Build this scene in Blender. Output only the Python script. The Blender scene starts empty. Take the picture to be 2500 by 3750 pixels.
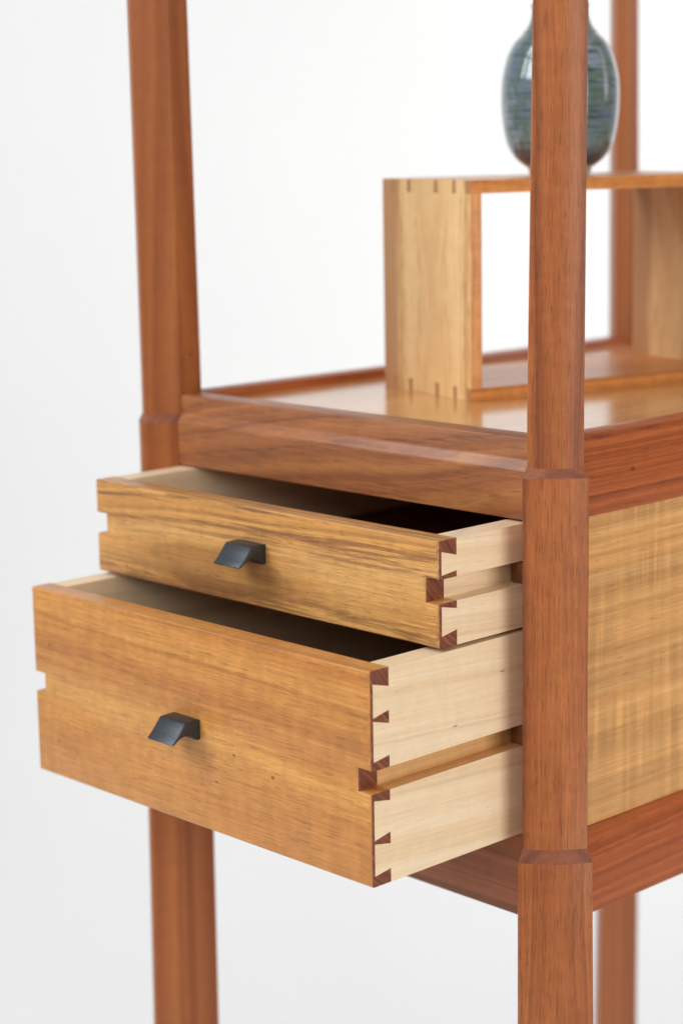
import bpy, bmesh, math, random
from mathutils import Vector, Matrix

scene = bpy.context.scene
COL = scene.collection
R = math.radians

# ------------------------------------------------------------------ camera
cam_d = bpy.data.cameras.new('camera')
cam = bpy.data.objects.new('camera', cam_d); COL.objects.link(cam); scene.camera = cam
cam_d.sensor_fit = 'HORIZONTAL'; cam_d.sensor_width = 24.0; cam_d.lens = 24.0 * 7424.18 / 2500.0
cam_d.clip_start = 0.05; cam_d.clip_end = 60
cm = Matrix(((0.6924707, -0.1216964, 0.7111078), (0.7212530, 0.1395725, -0.6784641), (-0.0166844, 0.9827052, 0.1844237))).to_4x4()
cm.translation = (0.7948378, -0.9118373, 0.1835886)
cam.matrix_world = cm
cam_d.dof.use_dof = True; cam_d.dof.focus_distance = 1.215; cam_d.dof.aperture_fstop = 4.9

# ------------------------------------------------------------------ world + lamps
world = bpy.data.worlds.new('World'); scene.world = world; world.use_nodes = True
wb = world.node_tree.nodes['Background']; wb.inputs[0].default_value = (1.0, 0.97, 0.925, 1); wb.inputs[1].default_value = 0.25
scene.view_settings.view_transform = 'Standard'; scene.view_settings.look = 'None'
scene.view_settings.exposure = 0.0; scene.view_settings.gamma = 1.0

def area(name, loc, target, sx, sy, watts, col):
    l = bpy.data.lights.new(name, 'AREA'); l.shape = 'RECTANGLE'; l.size = sx; l.size_y = sy; l.energy = watts; l.color = col
    o = bpy.data.objects.new(name, l); COL.objects.link(o); o.location = loc
    o.rotation_euler = (Vector(target) - Vector(loc)).to_track_quat('-Z', 'Y').to_euler()
    return o
area('window_light', (-1.15, -1.75, 2.05), (0, 0, -0.05), 1.5, .75, 34, (0.90, 0.96, 1.0))
area('window_light', (-1.35, -2.05, 1.22), (0, 0, -0.05), 1.5, .72, 30, (0.90, 0.96, 1.0))
area('front_fill', (1.1, -2.45, 1.25), (0, 0, -0.05), 1.5, 0.9, 21, (1.0, 0.96, 0.90))
area('side_fill', (2.6, -0.35, 0.35), (0, 0.1, -0.1), 1.6, 1.4, 35, (1.0, 0.95, 0.88))
area('backdrop_fill', (0.75, 2.0, 0.75), (-1.5, 1.75, -0.05), 1.0, 1.2, 12.5, (0.97, 0.985, 1.0)).data.spread = R(110)  # lamp added out of view to brighten the backdrop

# ------------------------------------------------------------------ helpers
def link(name, me, parent=None, mats=()):
    o = bpy.data.objects.new(name, me); COL.objects.link(o)
    for m in mats: me.materials.append(m)
    if parent: o.parent = parent
    return o
def thing(name, label, cat, loc=(0, 0, 0), rz=0.0, group=None):
    o = bpy.data.objects.new(name, None); COL.objects.link(o); o.empty_display_size = .05
    o.location = loc; o.rotation_euler = (0, 0, rz); o['label'] = label; o['category'] = cat
    if group: o['group'] = group
    return o
def prism(bm, pts, a0, a1, axis, bev=0.0, segs=2):
    """extrude a closed polygon along axis ('x': pts are (y,z); 'y': pts are (x,z); 'z': pts are (x,y))"""
    t = bmesh.new()
    def P(p, a):
        return (a, p[0], p[1]) if axis == 'x' else ((p[0], a, p[1]) if axis == 'y' else (p[0], p[1], a))
    A = [t.verts.new(P(p, a0)) for p in pts]; B = [t.verts.new(P(p, a1)) for p in pts]; n = len(pts)
    t.faces.new(A); t.faces.new(B[::-1])
    for i in range(n): t.faces.new((A[i], B[i], B[(i + 1) % n], A[(i + 1) % n]))
    add(bm, t, bev, segs)
def add(bm, t, bev=0.0, segs=2, only=None):
    bmesh.ops.recalc_face_normals(t, faces=t.faces[:])
    if bev:
        ed = [e for e in t.edges if len(e.link_faces) == 2 and e.calc_face_angle(0) > R(30) and (only is None or only(e))]
        bmesh.ops.bevel(t, geom=ed, offset=bev, segments=segs, profile=.5, affect='EDGES', clamp_overlap=True)
    me = bpy.data.meshes.new('tmp'); t.to_mesh(me); t.free(); bm.from_mesh(me); bpy.data.meshes.remove(me)
def box(bm, x0, x1, y0, y1, z0, z1, bev=0.0, segs=2):
    prism(bm, [(x0, z0), (x1, z0), (x1, z1), (x0, z1)], y0, y1, 'y', bev, segs)
def fin(name, bm, parent, mats, endaxis=None, ang=28):
    """bm -> object; faces whose normal follows endaxis take the second material (end grain / edge)"""
    me = bpy.data.meshes.new(name); bm.to_mesh(me); bm.free()
    for p in me.polygons:
        p.use_smooth = True
        if endaxis is not None and len(mats) > 1 and abs(p.normal[endaxis]) > .8: p.material_index = 1
    me.set_sharp_from_angle(angle=R(ang))
    return link(name, me, parent, mats)

# ------------------------------------------------------------------ materials
def srgb(r, g, b):
    f = lambda c: ((c / 255 + .055) / 1.055) ** 2.4 if c > 10 else c / 255 / 12.92
    return (f(r), f(g), f(b), 1)
class NT:
    def __init__(s, name):
        s.m = bpy.data.materials.new(name); s.m.use_nodes = True; s.t = s.m.node_tree; s.n = s.t.nodes; s.l = s.t.links
        s.b = s.n['Principled BSDF']; s.pos = s.n.new('ShaderNodeTexCoord').outputs['Object']
    def mapped(s, scale, loc=(0, 0, 0), rot=(0, 0, 0), src=None):
        k = s.n.new('ShaderNodeMapping'); k.inputs['Scale'].default_value = scale; k.inputs['Location'].default_value = loc; k.inputs['Rotation'].default_value = rot
        s.l.new(src or s.pos, k.inputs[0]); return k.outputs[0]
    def noise(s, vec, scale=1, detail=2, rough=.5, dist=0):
        k = s.n.new('ShaderNodeTexNoise'); k.inputs['Scale'].default_value = scale; k.inputs['Detail'].default_value = detail
        k.inputs['Roughness'].default_value = rough; k.inputs['Distortion'].default_value = dist; s.l.new(vec, k.inputs['Vector']); return k.outputs['Fac']
    def ramp(s, fac, stops, interp='LINEAR'):
        k = s.n.new('ShaderNodeValToRGB'); e = k.color_ramp.elements; k.color_ramp.interpolation = interp
        while len(e) < len(stops): e.new(.5)
        for i, (p, c) in enumerate(stops):
            e[i].position = p; e[i].color = c if len(c) == 4 else (*c, 1)
        s.l.new(fac, k.inputs[0]); return k.outputs[0]
    def step(s, fac, a, b, lo=0.0, hi=1.0):
        k = s.n.new('ShaderNodeMapRange'); k.interpolation_type = 'SMOOTHSTEP'
        for i, v in zip((1, 2, 3, 4), (a, b, lo, hi)): k.inputs[i].default_value = v
        s.l.new(fac, k.inputs[0]); return k.outputs[0]
    def math(s, op, a, b=None):
        k = s.n.new('ShaderNodeMath'); k.operation = op
        for i, v in enumerate((a, b)):
            if v is None: continue
            if isinstance(v, (int, float)): k.inputs[i].default_value = v
            else: s.l.new(v, k.inputs[i])
        return k.outputs[0]
    def mix(s, fac, a, b, mode='MIX'):
        k = s.n.new('ShaderNodeMix'); k.data_type = 'RGBA'; k.blend_type = mode
        for i, v in ((0, fac), (6, a), (7, b)):
            if isinstance(v, (int, float)): k.inputs[i].default_value = v
            elif isinstance(v, tuple): k.inputs[i].default_value = v if len(v) == 4 else (*v, 1)
            else: s.l.new(v, k.inputs[i])
        return k.outputs[2]
    def scalecol(s, col, fac):     # multiply colour by scalar socket
        k = s.n.new('ShaderNodeVectorMath'); k.operation = 'SCALE'; s.l.new(col, k.inputs[0]); s.l.new(fac, k.inputs['Scale']); return k.outputs[0]
    def sep(s, vec=None):
        k = s.n.new('ShaderNodeSeparateXYZ'); s.l.new(vec or s.pos, k.inputs[0]); return k.outputs
    def done(s, col, rough=.38, bump=None, bstr=.15, coat=0.0, spec=.5):
        s.l.new(col, s.b.inputs['Base Color']); s.b.inputs['Roughness'].default_value = rough; s.b.inputs['Coat Weight'].default_value = coat
        s.b.inputs['Specular IOR Level'].default_value = spec; s.b.inputs['Coat Roughness'].default_value = .12
        if bump is not None:
            k = s.n.new('ShaderNodeBump'); k.inputs['Strength'].default_value = bstr; k.inputs['Distance'].default_value = .0004
            s.l.new(bump, k.inputs['Height']); s.l.new(k.outputs[0], s.b.inputs['Normal'])
        return s.m

def wood(name, axis, dark, mid, light, seed=0, ring=220, ctr=(.04, .06), wob=.006, walong=5, rrough=.62, fibre=.10, pore=.22, poreat=.62, mottle=.08, curl=0.0,
         rough=.38, coat=0.0, tilt=0.0, lines=0.0, spots=(), streak=None, streakcol=None, spec=.45, posfn=None, bands=None):
    """growth rings as cylinders about a pith line (u0,v0) running along `axis`, wandering slowly; fibres, pores, cross-grain figure on top"""
    n = NT(name)
    rot = [0, 0, 0]; rot[{'x': 1, 'y': 0, 'z': 1}[axis]] = tilt
    rnd = random.Random(seed * 31 + 7)
    def mp(across, alongs, k):
        sc = [across] * 3; sc['xyz'.index(axis)] = alongs
        o = random.Random(seed * 31 + k); return n.mapped(tuple(sc), (o.uniform(-40, 40), o.uniform(-40, 40), o.uniform(-40, 40)), tuple(rot))
    o3 = n.sep(n.mapped((1, 1, 1), (0, 0, 0), tuple(rot)))
    iu, iv = {'x': (2, 1), 'y': (2, 0), 'z': (0, 1)}[axis]
    du = n.math('SUBTRACT', o3[iu], ctr[0]); dv = n.math('SUBTRACT', o3[iv], ctr[1])
    r = n.math('SQRT', n.math('ADD', n.math('MULTIPLY', du, du), n.math('MULTIPLY', dv, dv)))
    slow = n.noise(mp(14, walong, 1), 1, 2, .45); quick = n.noise(mp(90, walong * 7, 12), 1, 2, .5)
    t = n.math('ADD', r, n.math('ADD', n.math('MULTIPLY', slow, wob), n.math('MULTIPLY', quick, wob * .07)))
    def n1(freq, detail, rg, w0):
        k = n.n.new('ShaderNodeTexNoise'); k.noise_dimensions = '1D'; k.inputs['Scale'].default_value = 1; k.inputs['Detail'].default_value = detail; k.inputs['Roughness'].default_value = rg
        n.l.new(n.math('ADD', n.math('MULTIPLY', t, freq), w0), k.inputs['W']); return k.outputs['Fac']
    f = n1(ring, 4, rrough, rnd.uniform(0, 90))
    col = n.ramp(f, [(.30, dark), (.5, mid), (.68, light)])
    fib = n.noise(mp(900, 22, 2), 1, 3, .62)
    fine = n.noise(mp(1700, 130, 3), 1, 2, .6)
    mot = n.noise(mp(60, 110, 4), 1, 2, .55, .3)
    v = n.math('ADD', n.step(fib, .28, .72, 1 - fibre, 1 + fibre), n.step(fine, .3, .7, -fibre * .5, fibre * .5))
    v = n.math('MULTIPLY', v, n.step(mot, .3, .7, 1 - mottle, 1 + mottle))
    if lines:            # thin late-wood lines
        v = n.math('MULTIPLY', v, n.step(n1(ring * 2.1, 1, .4, rnd.uniform(0, 90)), .58, .72, 1.0, 1 - lines))
    if bands:
        v = n.math('MULTIPLY', v, n.step(n1(bands[0], 1, .4, rnd.uniform(0, 90)), .35, .65, 1 - bands[1], 1 + bands[1]))
    if curl:
        c1 = n.noise(mp(5, 135, 6), 1, 2, .6, .25); c2 = n.noise(mp(20, 14, 7), 1, 1, .5)
        cu = n.math('MULTIPLY', n.step(c1, .38, .70, -curl * .8, curl), n.step(c2, .38, .6, .2, 1))
        v = n.math('MULTIPLY', v, n.math('ADD', cu, 1.0))
    if pore:
        p = n.noise(mp(1050, 75, 8), 1, 2, .5)
        v = n.math('MULTIPLY', v, n.step(p, poreat, poreat + .08, 1.0, 1 - pore))
    if streak:           # darker heartwood streaks that follow the rings, broken up along the grain
        st = n1(streak[0], 4, .7, rnd.uniform(0, 90)); br = n.noise(mp(430, streak[1], 9), 1, 3, .6)
        st = n.math('ADD', n.math('MULTIPLY', st, .60), n.math('MULTIPLY', br, .40))
        msk = n.step(st, streak[2], streak[3], 0, streak[4])
        if posfn: msk = n.math('MULTIPLY', msk, posfn(n))
        col = n.mix(msk, col, streakcol)
    for (sx, sy, sz, ra, rb) in spots:      # small pin knots: centre, half length along grain, half width
        sc = [1 / rb] * 3; sc['xyz'.index(axis)] = 1 / ra
        mv = n.mapped(tuple(sc), (-sx * sc[0], -sy * sc[1], -sz * sc[2]))
        ll = n.n.new('ShaderNodeVectorMath'); ll.operation = 'LENGTH'; n.l.new(mv, ll.inputs[0])
        col = n.mix(n.step(ll.outputs['Value'], .35, 1.1, .8, 0), col, (dark[0] * .35, dark[1] * .3, dark[2] * .35, 1))
    col = n.scalecol(col, v)
    return n.done(col, rough, fib, .12, coat, spec)

S = srgb
RED = (S(122, 66, 40), S(160, 92, 51), S(180, 110, 60))
RED2 = (S(126, 68, 34), S(158, 88, 46), S(174, 102, 56))
leg_mats = [wood('leg_timber_%s' % k, 'z', *(RED if k == 'a' else (S(138, 76, 42), S(156, 89, 48), S(170, 102, 56))), seed=i + 3, ring=210 if k == 'a' else 120, ctr=(.19, -.16), wob=.006, walong=4,
                 mottle=.06 if k == 'a' else .03, fibre=.13 if k == 'a' else .06, pore=.30 if k == 'a' else .10, poreat=.58, rough=.38, spec=.32,
                 spots=() if k != 'b' else ((-.3455, -.0110, .160, .0032, .0012), (-.3420, -.0060, .060, .0018, .0008), (-.330, .014, .028, .0018, .0011))) for i, k in enumerate(('a', 'b', 'c', 'd'))]
rail_x = wood('front_rail_timber', 'x', S(132, 80, 52), S(164, 102, 62), S(184, 122, 72), seed=11, ring=80, ctr=(-.075, .05), wob=.020, walong=6, tilt=.13, mottle=.04, fibre=.10, rough=.43, pore=.16,
              streak=(62, 30, .48, .64, .72), streakcol=S(98, 64, 54))
rail_x2 = wood('lower_rail_timber', 'x', *RED2, seed=14, ring=120, ctr=(-.20, .1), wob=.008, mottle=.04, rough=.36)
rail_y = wood('side_rail_timber', 'y', S(146, 72, 32), S(168, 85, 38), S(182, 96, 46), seed=17, ring=260, ctr=(-.22, .1), wob=.006, pore=.20, poreat=.58, rough=.36, mottle=.03, lines=.14, spots=((.0164, .083, -.0265, .0032, .0016),),
              streak=(120, 60, .58, .68, .55), streakcol=S(96, 40, 32))
leg_step = wood('leg_step_timber', 'z', S(114, 68, 54), S(136, 82, 62), S(148, 90, 66), seed=33, ring=200, ctr=(.19, -.16), walong=40, rough=.5, spec=.2)
end_red = wood('end_grain_timber', 'z', S(92, 48, 34), S(122, 66, 46), S(148, 84, 54), seed=21, ring=420, ctr=(.03, .0), wob=.004, walong=40, tilt=.8, rough=.5, pore=.1)
def ztop(n):
    z = n.sep()[2]
    return n.math('MAXIMUM', n.step(z, -.086, -.066, .30, 1), n.step(z, -.096, -.110, .28, .95))
front_up = wood('streaked_front_timber', 'x', S(186, 128, 68), S(212, 153, 85), S(222, 168, 100), seed=5, ring=190, ctr=(-.094, .035), wob=.010, walong=4, tilt=.03, pore=.34, poreat=.60, mottle=.05,
                fibre=.12, rough=.38, lines=.20, streak=(300, 20, .46, .57, .74), streakcol=S(122, 78, 54), posfn=ztop, spots=((-.297, -.076, -.1085, .0022, .0011), (-.2, -.076, -.101, .004, .0005)))
front_low = wood('plain_front_timber', 'x', S(172, 106, 54), S(194, 130, 67), S(208, 148, 80), seed=8, ring=110, ctr=(-.235, .06), wob=.014, walong=3, tilt=-.05, mottle=.07, fibre=.13, pore=.26, poreat=.60, rough=.36,
                 lines=.10, spots=((-.3105, -.1335, -.1560, .0016, .0013), (-.1205, -.1335, -.193, .002, .0011), (-.085, -.1335, -.1995, .0022, .0015), (-.3035, -.1335, -.222, .0016, .0010), (-.138, -.1335, -.214, .002, .0009)))
maple = wood('drawer_side_timber', 'y', S(230, 200, 162), S(238, 212, 177), S(242, 219, 188), seed=9, ring=95, ctr=(-.30, -.05), wob=.010, walong=3, tilt=.06, fibre=.035, pore=.12, poreat=.66, mottle=.02, rough=.5, lines=.09, spec=.3,
             spots=((-.001, -.062, -.1655, .0028, .0007), (-.001, -.020, -.140, .0030, .0006)))
maple_x = wood('drawer_back_timber', 'x', S(200, 164, 118), S(214, 182, 136), S(226, 198, 156), seed=10, fibre=.04, pore=.1, mottle=.03, rough=.55, spec=.3)
shaded_cedar = wood('drawer_bottom_timber', 'x', S(112, 70, 50), S(132, 86, 62), S(148, 100, 74), seed=27, fibre=.05, pore=.1, mottle=.03, rough=.6, spec=.2)  # red-brown timber, tone darkened to stand in for shade inside the drawers
curly = wood('rippled_panel_timber', 'y', S(200, 144, 86), S(211, 156, 96), S(220, 168, 108), seed=12, ring=130, ctr=(.20, -.06), wob=.006, walong=2, fibre=.09, pore=.24, poreat=.64, mottle=.02, curl=.18, rough=.36, lines=.07, bands=(38, .08),
             streak=(300, 60, .63, .70, .6), streakcol=S(136, 76, 42))
top_wood = wood('top_panel_timber', 'y', S(194, 136, 76), S(208, 150, 88), S(218, 164, 102), seed=13, ring=90, ctr=(-.28, -.16), fibre=.06, pore=.1, mottle=.03, rough=.22, coat=.6)
box_end = wood('spalted_end_timber', 'z', S(212, 162, 102), S(228, 187, 132), S(236, 200, 150), seed=15, ring=90, ctr=(-.05, .07), wob=.014, walong=7, fibre=.06, pore=.12, mottle=.03, rough=.42,
               streak=(150, 50, .52, .66, .75), streakcol=S(186, 134, 76))
def add_heart(m):      # the brown heartwood strip along the rear edge of the end boards
    t = m.node_tree; b = t.nodes['Principled BSDF']; src = b.inputs['Base Color'].links[0].from_socket
    n = NT.__new__(NT); n.m = m; n.t = t; n.n = t.nodes; n.l = t.links; n.b = b
    n.pos = n.n.new('ShaderNodeTexCoord').outputs['Object']
    x = n.sep()[0]; w = n.noise(n.mapped((30, 30, 8)), 1, 2)
    xx = n.math('ADD', x, n.math('MULTIPLY', w, .02))
    col = n.mix(n.step(xx, -.080, -.092, 0, .85), src, S(178, 126, 84)); n.l.new(col, b.inputs['Base Color'])
add_heart(box_end)
box_edge = wood('orange_edge_timber', 'z', S(202, 132, 78), S(220, 154, 98), S(230, 168, 112), seed=16, ring=200, walong=30, rough=.42)
box_board = wood('orange_board_timber', 'y', S(192, 118, 60), S(218, 144, 76), S(230, 162, 94), seed=18, ring=200, ctr=(.2, .1), rough=.30, streak=(150, 40, .58, .68, .4), streakcol=S(140, 74, 36))
box_pin = wood('board_end_timber', 'z', S(150, 104, 68), S(170, 122, 82), S(184, 136, 96), seed=19, ring=300, walong=40, rough=.5)
runner_m = wood('runner_timber', 'y', S(92, 56, 34), S(116, 72, 44), S(132, 84, 52), seed=20)
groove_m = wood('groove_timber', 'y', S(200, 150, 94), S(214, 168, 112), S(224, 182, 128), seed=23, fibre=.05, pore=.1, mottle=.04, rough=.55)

def iron():
    n = NT('blackened_metal')
    f = n.noise(n.mapped((900, 900, 900)), 1, 3); c = n.ramp(f, [(.3, (.040, .044, .050)), (.7, (.070, .077, .086))])
    n.done(c, .40, f, .2); n.b.inputs['Metallic'].default_value = .7
    return n.m
metal = iron()
def glaze():
    n = NT('vase_glaze')
    z = n.sep()[2]
    a = n.noise(n.mapped((26, 26, 560), (3, 1, 2)), 1, 3, .6, .35)       # throwing rings
    b = n.noise(n.mapped((42, 42, 30), (7, 3, 1)), 1, 3, .6, .6)
    col = n.ramp(b, [(.34, (.110, .145, .250)), (.45, (.150, .200, .235)), (.56, (.100, .165, .130)), (.68, (.250, .300, .390))])
    col = n.mix(n.step(a, .50, .66, 0, .8), col, (.020, .030, .032, 1))
    low = n.step(z, .026, .008, 0, .8); col = n.mix(low, col, (.020, .024, .050, 1))
    col = n.mix(n.step(z, .0085, .0065, 0, 1), col, (.46, .40, .30, 1))
    m = n.done(col, .07, a, .10, .6, .6)
    return m
vase_m = glaze()
def paper():
    n = NT('white_backdrop'); f = n.noise(n.mapped((1.5, 1.5, 1.5)), 1, 2)
    return n.done(n.ramp(f, [(.3, (.85, .85, .855)), (.7, (.875, .875, .875))]), .9, spec=.1)
white = paper()

# ------------------------------------------------------------------ backdrop (white studio sweep of wall and floor)
def backdrop():
    bm = bmesh.new(); fz, r = -.98, .9
    prof = [(-4.5, fz)]
    D = 2.3
    prof.append((D - r, fz))
    for i in range(1, 25):
        a = i / 24 * math.pi / 2; prof.append((D - r + r * math.sin(a), fz + r - r * math.cos(a)))
    prof.append((D, 3.2))
    ang = R(46.35); f = Vector((-math.sin(ang), math.cos(ang), 0)); rt = Vector((math.cos(ang), math.sin(ang), 0)); o = Vector((0, 0, 0))
    rows = []
    for d, z in prof:
        rows.append([bm.verts.new(o + f * d + rt * s + Vector((0, 0, z))) for s in (-4, -2, 0, 2, 4)])
    for A, B in zip(rows, rows[1:]):
        for i in range(4): bm.faces.new((A[i], A[i + 1], B[i + 1], B[i]))
    ob = fin('backdrop', bm, None, [white], ang=80); ob['kind'] = 'structure'
    ob['label'] = 'plain white studio sweep behind and below the cabinet'
backdrop()

# ------------------------------------------------------------------ cabinet
W = .33; C1 = .0041; T = .019; D = .545
cab = thing('cabinet', 'red brown hardwood cabinet on tall shaped legs, with grooved front rail and rippled side panel', 'cabinet', (0, 0, 0))
FLOOR = -.98

def leg_section(off, shift=0.0, s=1.0, bulge=.0032):
    """plan of the near leg: square inner corner for the rails, two slanting flanks, one broad bulged outer face"""
    I = Vector((0, .0231)); A = Vector((0, .0041)); B1 = Vector((.0161, -.0170)); B2 = Vector((.0401, .0070)); A2 = Vector((.019, .0231))
    # offset the three outer planes
    def line(p, q):
        d = (q - p).normalized(); nn = Vector((d.y, -d.x)); return p + nn * off, d
    def cross(l1, l2):
        p, d = l1; q, e = l2; den = d.x * e.y - d.y * e.x; t = ((q.x - p.x) * e.y - (q.y - p.y) * e.x) / den; return p + d * t
    L1, L2, L3 = line(A, B1), line(B1, B2), line(B2, A2)
    a = cross(L1, (Vector((0, 0)), Vector((0, 1)))); a2 = cross(L3, (Vector((0, .0231)), Vector((1, 0))))
    b1, b2 = cross(L1, L2), cross(L2, L3)
    n = Vector((1, -1)).normalized()
    # soften the two outer arrises and bulge the outer face
    pts = [I, a]
    u1 = (a - b1).normalized(); u2 = (a2 - b2).normalized(); e = (b2 - b1)
    r = .0016
    pts += [b1 + u1 * r, b1 + u1 * r * .25 + e.normalized() * r * .25]
    for i in range(1, 14):
        t = i / 14; pts.append(b1 + e * (.035 + .93 * t) + n * bulge * (1 - (2 * t - 1) ** 2))
    pts += [b2 + u2 * r * .25 - e.normalized() * r * .25, b2 + u2 * r, a2]
    c = I
    return [((p - c) * s + c) + Vector((shift, 0)) for p in pts]
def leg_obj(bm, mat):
    o = fin('leg', bm, cab, [mat, leg_step], ang=22)
    for p in o.data.polygons:          # the two sloping steps get a darker timber colour
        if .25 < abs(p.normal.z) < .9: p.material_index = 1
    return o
def make_leg(mat, s=1.0, dz=0.0):
    bm = bmesh.new()
    K = [(FLOOR, .0105, .004), (-.70, .0079, .0026), (-.40, .0060, .0008), (-.2573 + dz, .0052, .0), (-.2490 + dz, .0027, .0), (-.13, .0025, 0), (-.0195, .0026, 0), (-.0137, .0, 0), (.02, .0, 0.0), (.14, -.0005, .0014), (.27, -.001, .0030), (.46, -.0015, .0056)]
    rows = []
    for z, off, sh in K:
        rows.append([bm.verts.new((p.x, p.y, z)) for p in leg_section(off, sh * s, s)])
    n = len(rows[0])
    for A, B in zip(rows, rows[1:]):
        for i in range(n): bm.faces.new((A[i], A[(i + 1) % n], B[(i + 1) % n], B[i]))
    bm.faces.new(rows[0][::-1]); bm.faces.new(rows[-1])
    bmesh.ops.recalc_face_normals(bm, faces=bm.faces[:])
    return bm
def flip(bm, mx=False, my=False, x0=0.0, y0=0.0):
    for v in bm.verts:
        if mx: v.co.x = x0 - v.co.x
        if my: v.co.y = y0 - v.co.y
    if mx != my: bmesh.ops.reverse_faces(bm, faces=bm.faces[:])
    return bm
BS = .80
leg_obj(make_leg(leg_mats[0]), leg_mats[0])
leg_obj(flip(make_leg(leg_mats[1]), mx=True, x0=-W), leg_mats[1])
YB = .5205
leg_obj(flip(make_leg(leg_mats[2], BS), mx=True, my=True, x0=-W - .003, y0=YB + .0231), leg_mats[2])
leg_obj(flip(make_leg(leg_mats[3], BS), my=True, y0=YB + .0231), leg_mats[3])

ZB = -.0500
# top front rail: recessed upper lip, chamfer, proud lower face
bm = bmesh.new(); prism(bm, [(C1, 0), (C1, -.0135), (0, -.0194), (0, ZB), (C1 + T, ZB), (C1 + T, 0)], -W, 0, 'x', .0009, 2); fin('front_rail', bm, cab, [rail_x])
ZL0, ZL1 = -.3094, -.2512
bm = bmesh.new(); prism(bm, [(.0100, ZL0), (.0100, ZL1), (.0280, ZL1), (.0280, ZL0)], -W - .001, .001, 'x', .0008); fin('front_rail', bm, cab, [rail_x2])
for mir in (0, 1):
    for (z0, z1) in ((-.0512, 0), (ZL0, -.2508)):
        bm = bmesh.new(); box(bm, -.0016, .0164, .012, YB + .005, z0, z1, .0008)
        if mir: flip(bm, mx=True, x0=-W)
        fin('side_rail', bm, cab, [rail_y])
    bm = bmesh.new(); box(bm, .0040, .0148, .016, YB, -.2508, -.0512)
    if mir: flip(bm, mx=True, x0=-W)
    fin('side_panel', bm, cab, [curly])
for (z0, z1) in ((-.0505, -.0005), (ZL0, ZL1)):
    bm = bmesh.new(); box(bm, -W - .001, .001, YB + .002, YB + .019, z0, z1, .0008); fin('back_rail', bm, cab, [rail_x2])
bm = bmesh.new(); box(bm, -W - .001, .001, YB + .006, YB + .014, ZL1, -.0505); fin('back_panel', bm, cab, [maple_x])
bm = bmesh.new(); box(bm, -W + .0014, -.0014, C1 + T - .0002, YB + .0022, -.018, -.006); fin('top_panel', bm, cab, [top_wood])
bm = bmesh.new(); box(bm, -W - .001, .001, .02, YB + .0025, ZL0 + .03, ZL1 - .004); fin('floor_panel', bm, cab, [maple_x])

def runner(zc, side):
    bm = bmesh.new(); x0, x1 = (-.0098, .0040) if side else (-W - .0040, -W + .0098)
    box(bm, x0, x1, -.0020, YB - .02, zc - .0064, zc + .0064, .0004); fin('drawer_runner', bm, cab, [runner_m])
for zc in ((-.07444 - .08901) / 2, (-.17757 - .19128) / 2):
    runner(zc, 1); runner(zc, 0)

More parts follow.
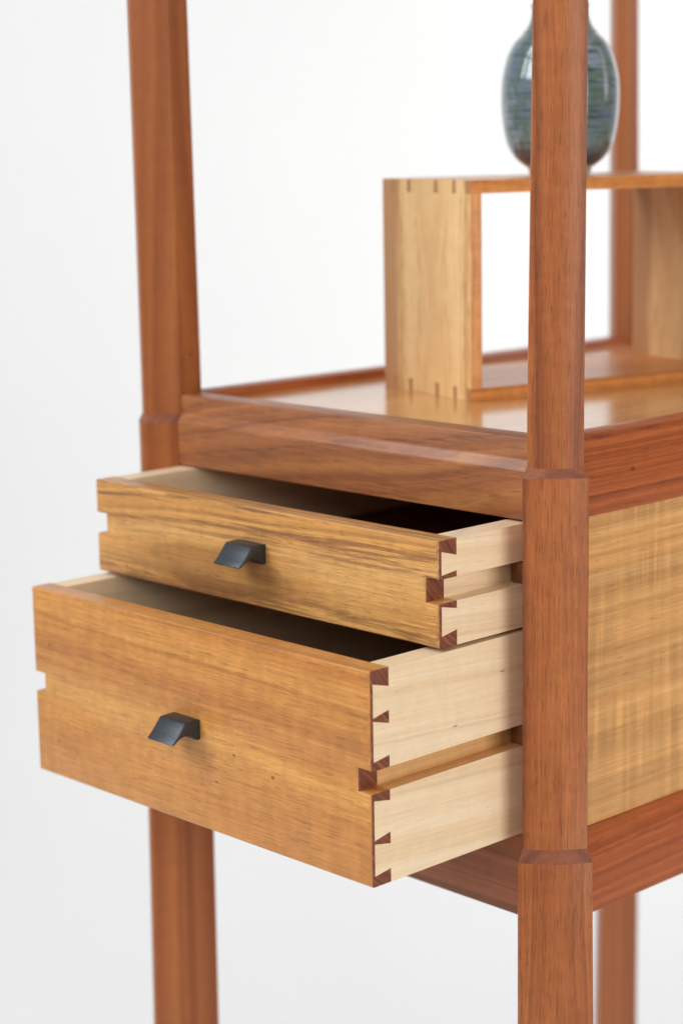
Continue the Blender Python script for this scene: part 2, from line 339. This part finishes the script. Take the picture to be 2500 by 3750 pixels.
# ------------------------------------------------------------------ drawers
def drawer(label, y, zt, zb, g1, g2, tails, fmat, hx, hz, length):
    """y: plane of the front face; tails: (back_top, back_bottom, front_top, front_bottom) as fractions of the height"""
    xl, xr = -W + .001, -.001; th, lap, ts, nw = .0159, .0030, .0166, .0105
    root = thing('drawer', label, 'drawer', (0, 0, 0), group='drawers of the cabinet')
    Hh = zb - zt; Z = lambda f: zt + f * Hh
    # --- front: face plate with the runner notches at both ends
    out = [(xl, zb), (xr, zb), (xr, g2), (xr - nw, g2), (xr - nw, g1), (xr, g1), (xr, zt), (xl, zt), (xl, g1), (xl + nw, g1), (xl + nw, g2), (xl, g2)]
    bm = bmesh.new(); t = bmesh.new()
    A = [t.verts.new((p[0], y, p[1])) for p in out]; B = [t.verts.new((p[0], y + lap, p[1])) for p in out]; n = len(out)
    t.faces.new(A); t.faces.new(B[::-1])
    for i in range(n): t.faces.new((A[i], B[i], B[(i + 1) % n], A[(i + 1) % n]))
    big = []
    def onface(e): return all(abs(v.co.y - y) < 1e-6 for v in e.verts)
    add(bm, t, .0021, 3, onface)
    prism(bm, [(xl + ts, zb), (xr - ts, zb), (xr - ts, zt), (xl + ts, zt)], y + lap, y + th, 'y')
    # --- pins between the tails (part of the front board), on both ends
    def pins():
        edges = [(0.0, 0.0)]
        for (bt, bb, ft, fb) in tails: edges += [(bt, ft), (bb, fb)]
        edges.append((1.0, 1.0)); res = []
        gf1, gf2 = (g1 - zt) / Hh, (g2 - zt) / Hh
        for i in range(0, len(edges), 2):
            a, b = edges[i], edges[i + 1]
            if a[0] < gf1 < b[0] or a[0] < gf2 < b[0]: res += [(a, (gf1, gf1), True), ((gf2, gf2), b, True), ((gf1, gf1), (gf2, gf2), 'groove')]
            else: res.append((a, b, False))
        return res
    P = pins()
    for (a, b, kind) in P:
        poly = [(y + lap, Z(a[1])), (y + th, Z(a[0])), (y + th, Z(b[0])), (y + lap, Z(b[1]))]
        if kind == 'groove':
            prism(bm, poly, xr - ts, xr - nw, 'x'); prism(bm, poly, xl + nw, xl + ts, 'x')
        else:
            prism(bm, poly, xr - ts, xr - .00004, 'x'); prism(bm, poly, xl + .00004, xl + ts, 'x')
    fin('drawer_front', bm, root, [fmat, end_red], 0)
    # --- sides: two outer strips with tails, and an inner slab behind the groove
    for mir in (0, 1):
        bm = bmesh.new(); y1 = y + length
        def strip(z0f, z1f, tl, xa, xb):
            pts = [(y + th, Z(z0f))]
            for (bt, bb, ft, fb) in tl: pts += [(y + th, Z(bt)), (y + lap, Z(ft)), (y + lap, Z(fb)), (y + th, Z(bb))]
            pts += [(y + th, Z(z1f)), (y1, Z(z1f)), (y1, Z(z0f))]
            prism(bm, pts, xa, xb, 'x')
        gf1, gf2 = (g1 - zt) / Hh, (g2 - zt) / Hh
        up = [t for t in tails if t[1] < gf1 + .01]; lo = [t for t in tails if t[0] > gf2 - .01]
        strip(.004, gf1, up, xr - nw, xr); strip(gf2, 1.0, lo, xr - nw, xr)
        strip(.004, 1.0, tails, xr - ts + .00005, xr - nw)
        if mir: flip(bm, mx=True, x0=-W)
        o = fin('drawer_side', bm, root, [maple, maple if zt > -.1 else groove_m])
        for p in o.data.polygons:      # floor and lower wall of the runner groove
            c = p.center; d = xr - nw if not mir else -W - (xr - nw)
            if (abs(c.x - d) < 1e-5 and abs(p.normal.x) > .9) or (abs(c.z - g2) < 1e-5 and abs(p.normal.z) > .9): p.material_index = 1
    bm = bmesh.new(); box(bm, xl + ts, xr - ts, y + length - .014, y + length - .002, zb + .002, zt - .003); fin('drawer_back', bm, root, [shaded_cedar])
    bm = bmesh.new(); box(bm, xl + ts - .003, xr - ts + .003, y + th - .004, y + length - .014, zb + .003, zb + .008); fin('drawer_bottom', bm, root, [shaded_cedar])
    # --- pull: folded lip on a tapering neck
    prof = [(0, 0), (-.0060, .0001), (-.0112, 0), (-.0122, -.0006), (-.0155, -.0046), (-.0190, -.0086), (-.0218, -.0112), (-.0224, -.0121), (-.0219, -.0127), (-.0205, -.0122),
            (-.0178, -.0104), (-.0150, -.0090), (-.0122, -.0085), (-.0094, -.0090), (-.0066, -.0104), (-.0044, -.0121), (-.0026, -.0129), (0, -.0126)]
    bm = bmesh.new(); prism(bm, [(y + a, hz + b) for a, b in prof], hx - .0127, hx + .0127, 'x')
    ed = [e for e in bm.edges if abs(e.verts[0].co.x - e.verts[1].co.x) < 1e-6 and len(e.link_faces) == 2 and e.calc_face_angle(0) > 1 and max(v.co.y for v in e.verts) < y - .0005]
    bmesh.ops.bevel(bm, geom=ed, offset=.0008, segments=3, profile=.5, affect='EDGES')
    fin('pull', bm, root, [metal], ang=40)
    return root
tails_u = [(.159, .302, .104, .325), (.656, .855, .615, .892)]
tails_l = [(.088, .196, .062, .218), (.258, .405, .232, .420), (.615, .763, .598, .784), (.818, .935, .800, .950)]
drawer('shallow upper drawer of golden wood with dark streaks, pulled part way out', -.0758, -.0512, -.1158, -.0744, -.0890, tails_u, front_up, -.1645, -.0732, .44)
drawer('deep lower drawer with plain orange brown front, pulled out furthest', -.1334, -.1180, -.2477, -.1776, -.1913, tails_l, front_low, -.1652, -.1766, .44)

# ------------------------------------------------------------------ open box shelf standing askew on the cabinet
B0 = Vector((-.17033, .13770, -.0059)); ROT = -14.12; bw, bl, bh, bt = .11845, .24288, .15493, .0092
shelf = thing('box_shelf', 'small open box shelf with dovetailed pale end board, set askew on the cabinet top', 'shelf', B0, R(ROT))
# local: x from -bw (rear) to 0 (front edge), y from 0 (near end) to bl
pf = [(0, .022), (.100, .144), (.289, .339), (.596, .646), (.800, .846), (.945, 1.0)]
def board_poly(zlo, zhi, top):
    bm = bmesh.new(); e = .0001
    box(bm, -bw, 0, bt, bl - bt, zlo, zhi)
    for i, (a, b) in enumerate(pf):
        xa, xb = -bw + a * bw, -bw + b * bw; k = .0006
        z_in, z_out = (zlo, zhi) if top else (zhi, zlo)
        la = xa if i == 0 else xa; lb = xb
        poly = [(la, z_in), (lb, z_in), (lb if i == len(pf) - 1 else lb - k, z_out), (la if i == 0 else la + k, z_out)]
        prism(bm, poly, e, bt, 'y'); prism(bm, poly, bl - bt, bl - e, 'y')
    return bm
fin('top_board', board_poly(bh - bt, bh, True), shelf, [box_board, box_pin], 1)
fin('bottom_board', board_poly(0, bt, False), shelf, [box_board, box_pin], 1)
def end_board(y0, y1):
    k = .0006; pts = []
    # bottom edge, left to right: tails dip between the pins
    def X(f): return -bw + f * bw
    low = []
    for i, (a, b) in enumerate(pf):
        la, lb = X(a), X(b)
        if i == 0: low += [(la, bt), (lb, bt), (lb - k, 0)]
        elif i == len(pf) - 1: low += [(la + k, 0), (la, bt), (lb, bt)]
        else: low += [(la + k, 0), (la, bt), (lb, bt), (lb - k, 0)]
    up = [(x, bh - z) for x, z in low][::-1]
    bm = bmesh.new(); prism(bm, low + up, y0, y1, 'y'); return bm
for (a, b) in ((0, bt), (bl - bt, bl)):
    fin('end_board', end_board(a, b), shelf, [box_end, box_edge], 0)

# ------------------------------------------------------------------ vase
def vase():
    base = B0 + Matrix.Rotation(R(ROT), 3, 'Z') @ Vector((-bw / 2, .1185, bh))
    H = 1 / 4906.0
    prof = [(0, 640), (108, 640), (114, 636), (115, 622), (118, 612), (130, 604), (157, 583), (181, 552), (197, 512), (209, 448), (214, 380), (212, 310), (201, 250), (186, 205), (165, 168), (139, 142),
            (120, 118), (109, 95), (103, 68), (103, 50), (106, 40), (104, 36), (98, 37), (93, 46), (92, 70), (98, 96), (112, 125), (130, 150), (0, 300)]
    pr = [(r * H, (640 - y) * H * 1.012) for r, y in prof]
    # smooth the outline
    sm = []
    for i in range(len(pr) - 1):
        p0, p1, p2, p3 = pr[max(i - 1, 0)], pr[i], pr[i + 1], pr[min(i + 2, len(pr) - 1)]
        for k in range(3):
            t = k / 3
            sm.append(tuple(.5 * (2 * p1[c] + (p2[c] - p0[c]) * t + (2 * p0[c] - 5 * p1[c] + 4 * p2[c] - p3[c]) * t * t + (3 * p1[c] - p0[c] - 3 * p2[c] + p3[c]) * t ** 3) for c in (0, 1)))
    sm.append(pr[-1]); sm = [(max(r, 0), z) for r, z in sm]; sm[0] = (0, 0)
    bm = bmesh.new(); N = 72; rows = []
    for r, z in sm:
        if r < 1e-5: rows.append([bm.verts.new((0, 0, z))] * N)
        else: rows.append([bm.verts.new((r * math.cos(2 * math.pi * i / N), r * math.sin(2 * math.pi * i / N), z)) for i in range(N)])
    for A, B in zip(rows, rows[1:]):
        for i in range(N):
            vs = []
            for v in (A[i], A[(i + 1) % N], B[(i + 1) % N], B[i]):
                if v not in vs: vs.append(v)
            if len(vs) >= 3: bm.faces.new(vs)
    bmesh.ops.recalc_face_normals(bm, faces=bm.faces[:])
    o = fin('vase', bm, None, [vase_m], ang=60); o.location = base + Vector((0, 0, .0001))
    o['label'] = 'rounded stoneware vase with glossy blue green ribbed glaze and narrow neck'; o['category'] = 'vase'
vase()
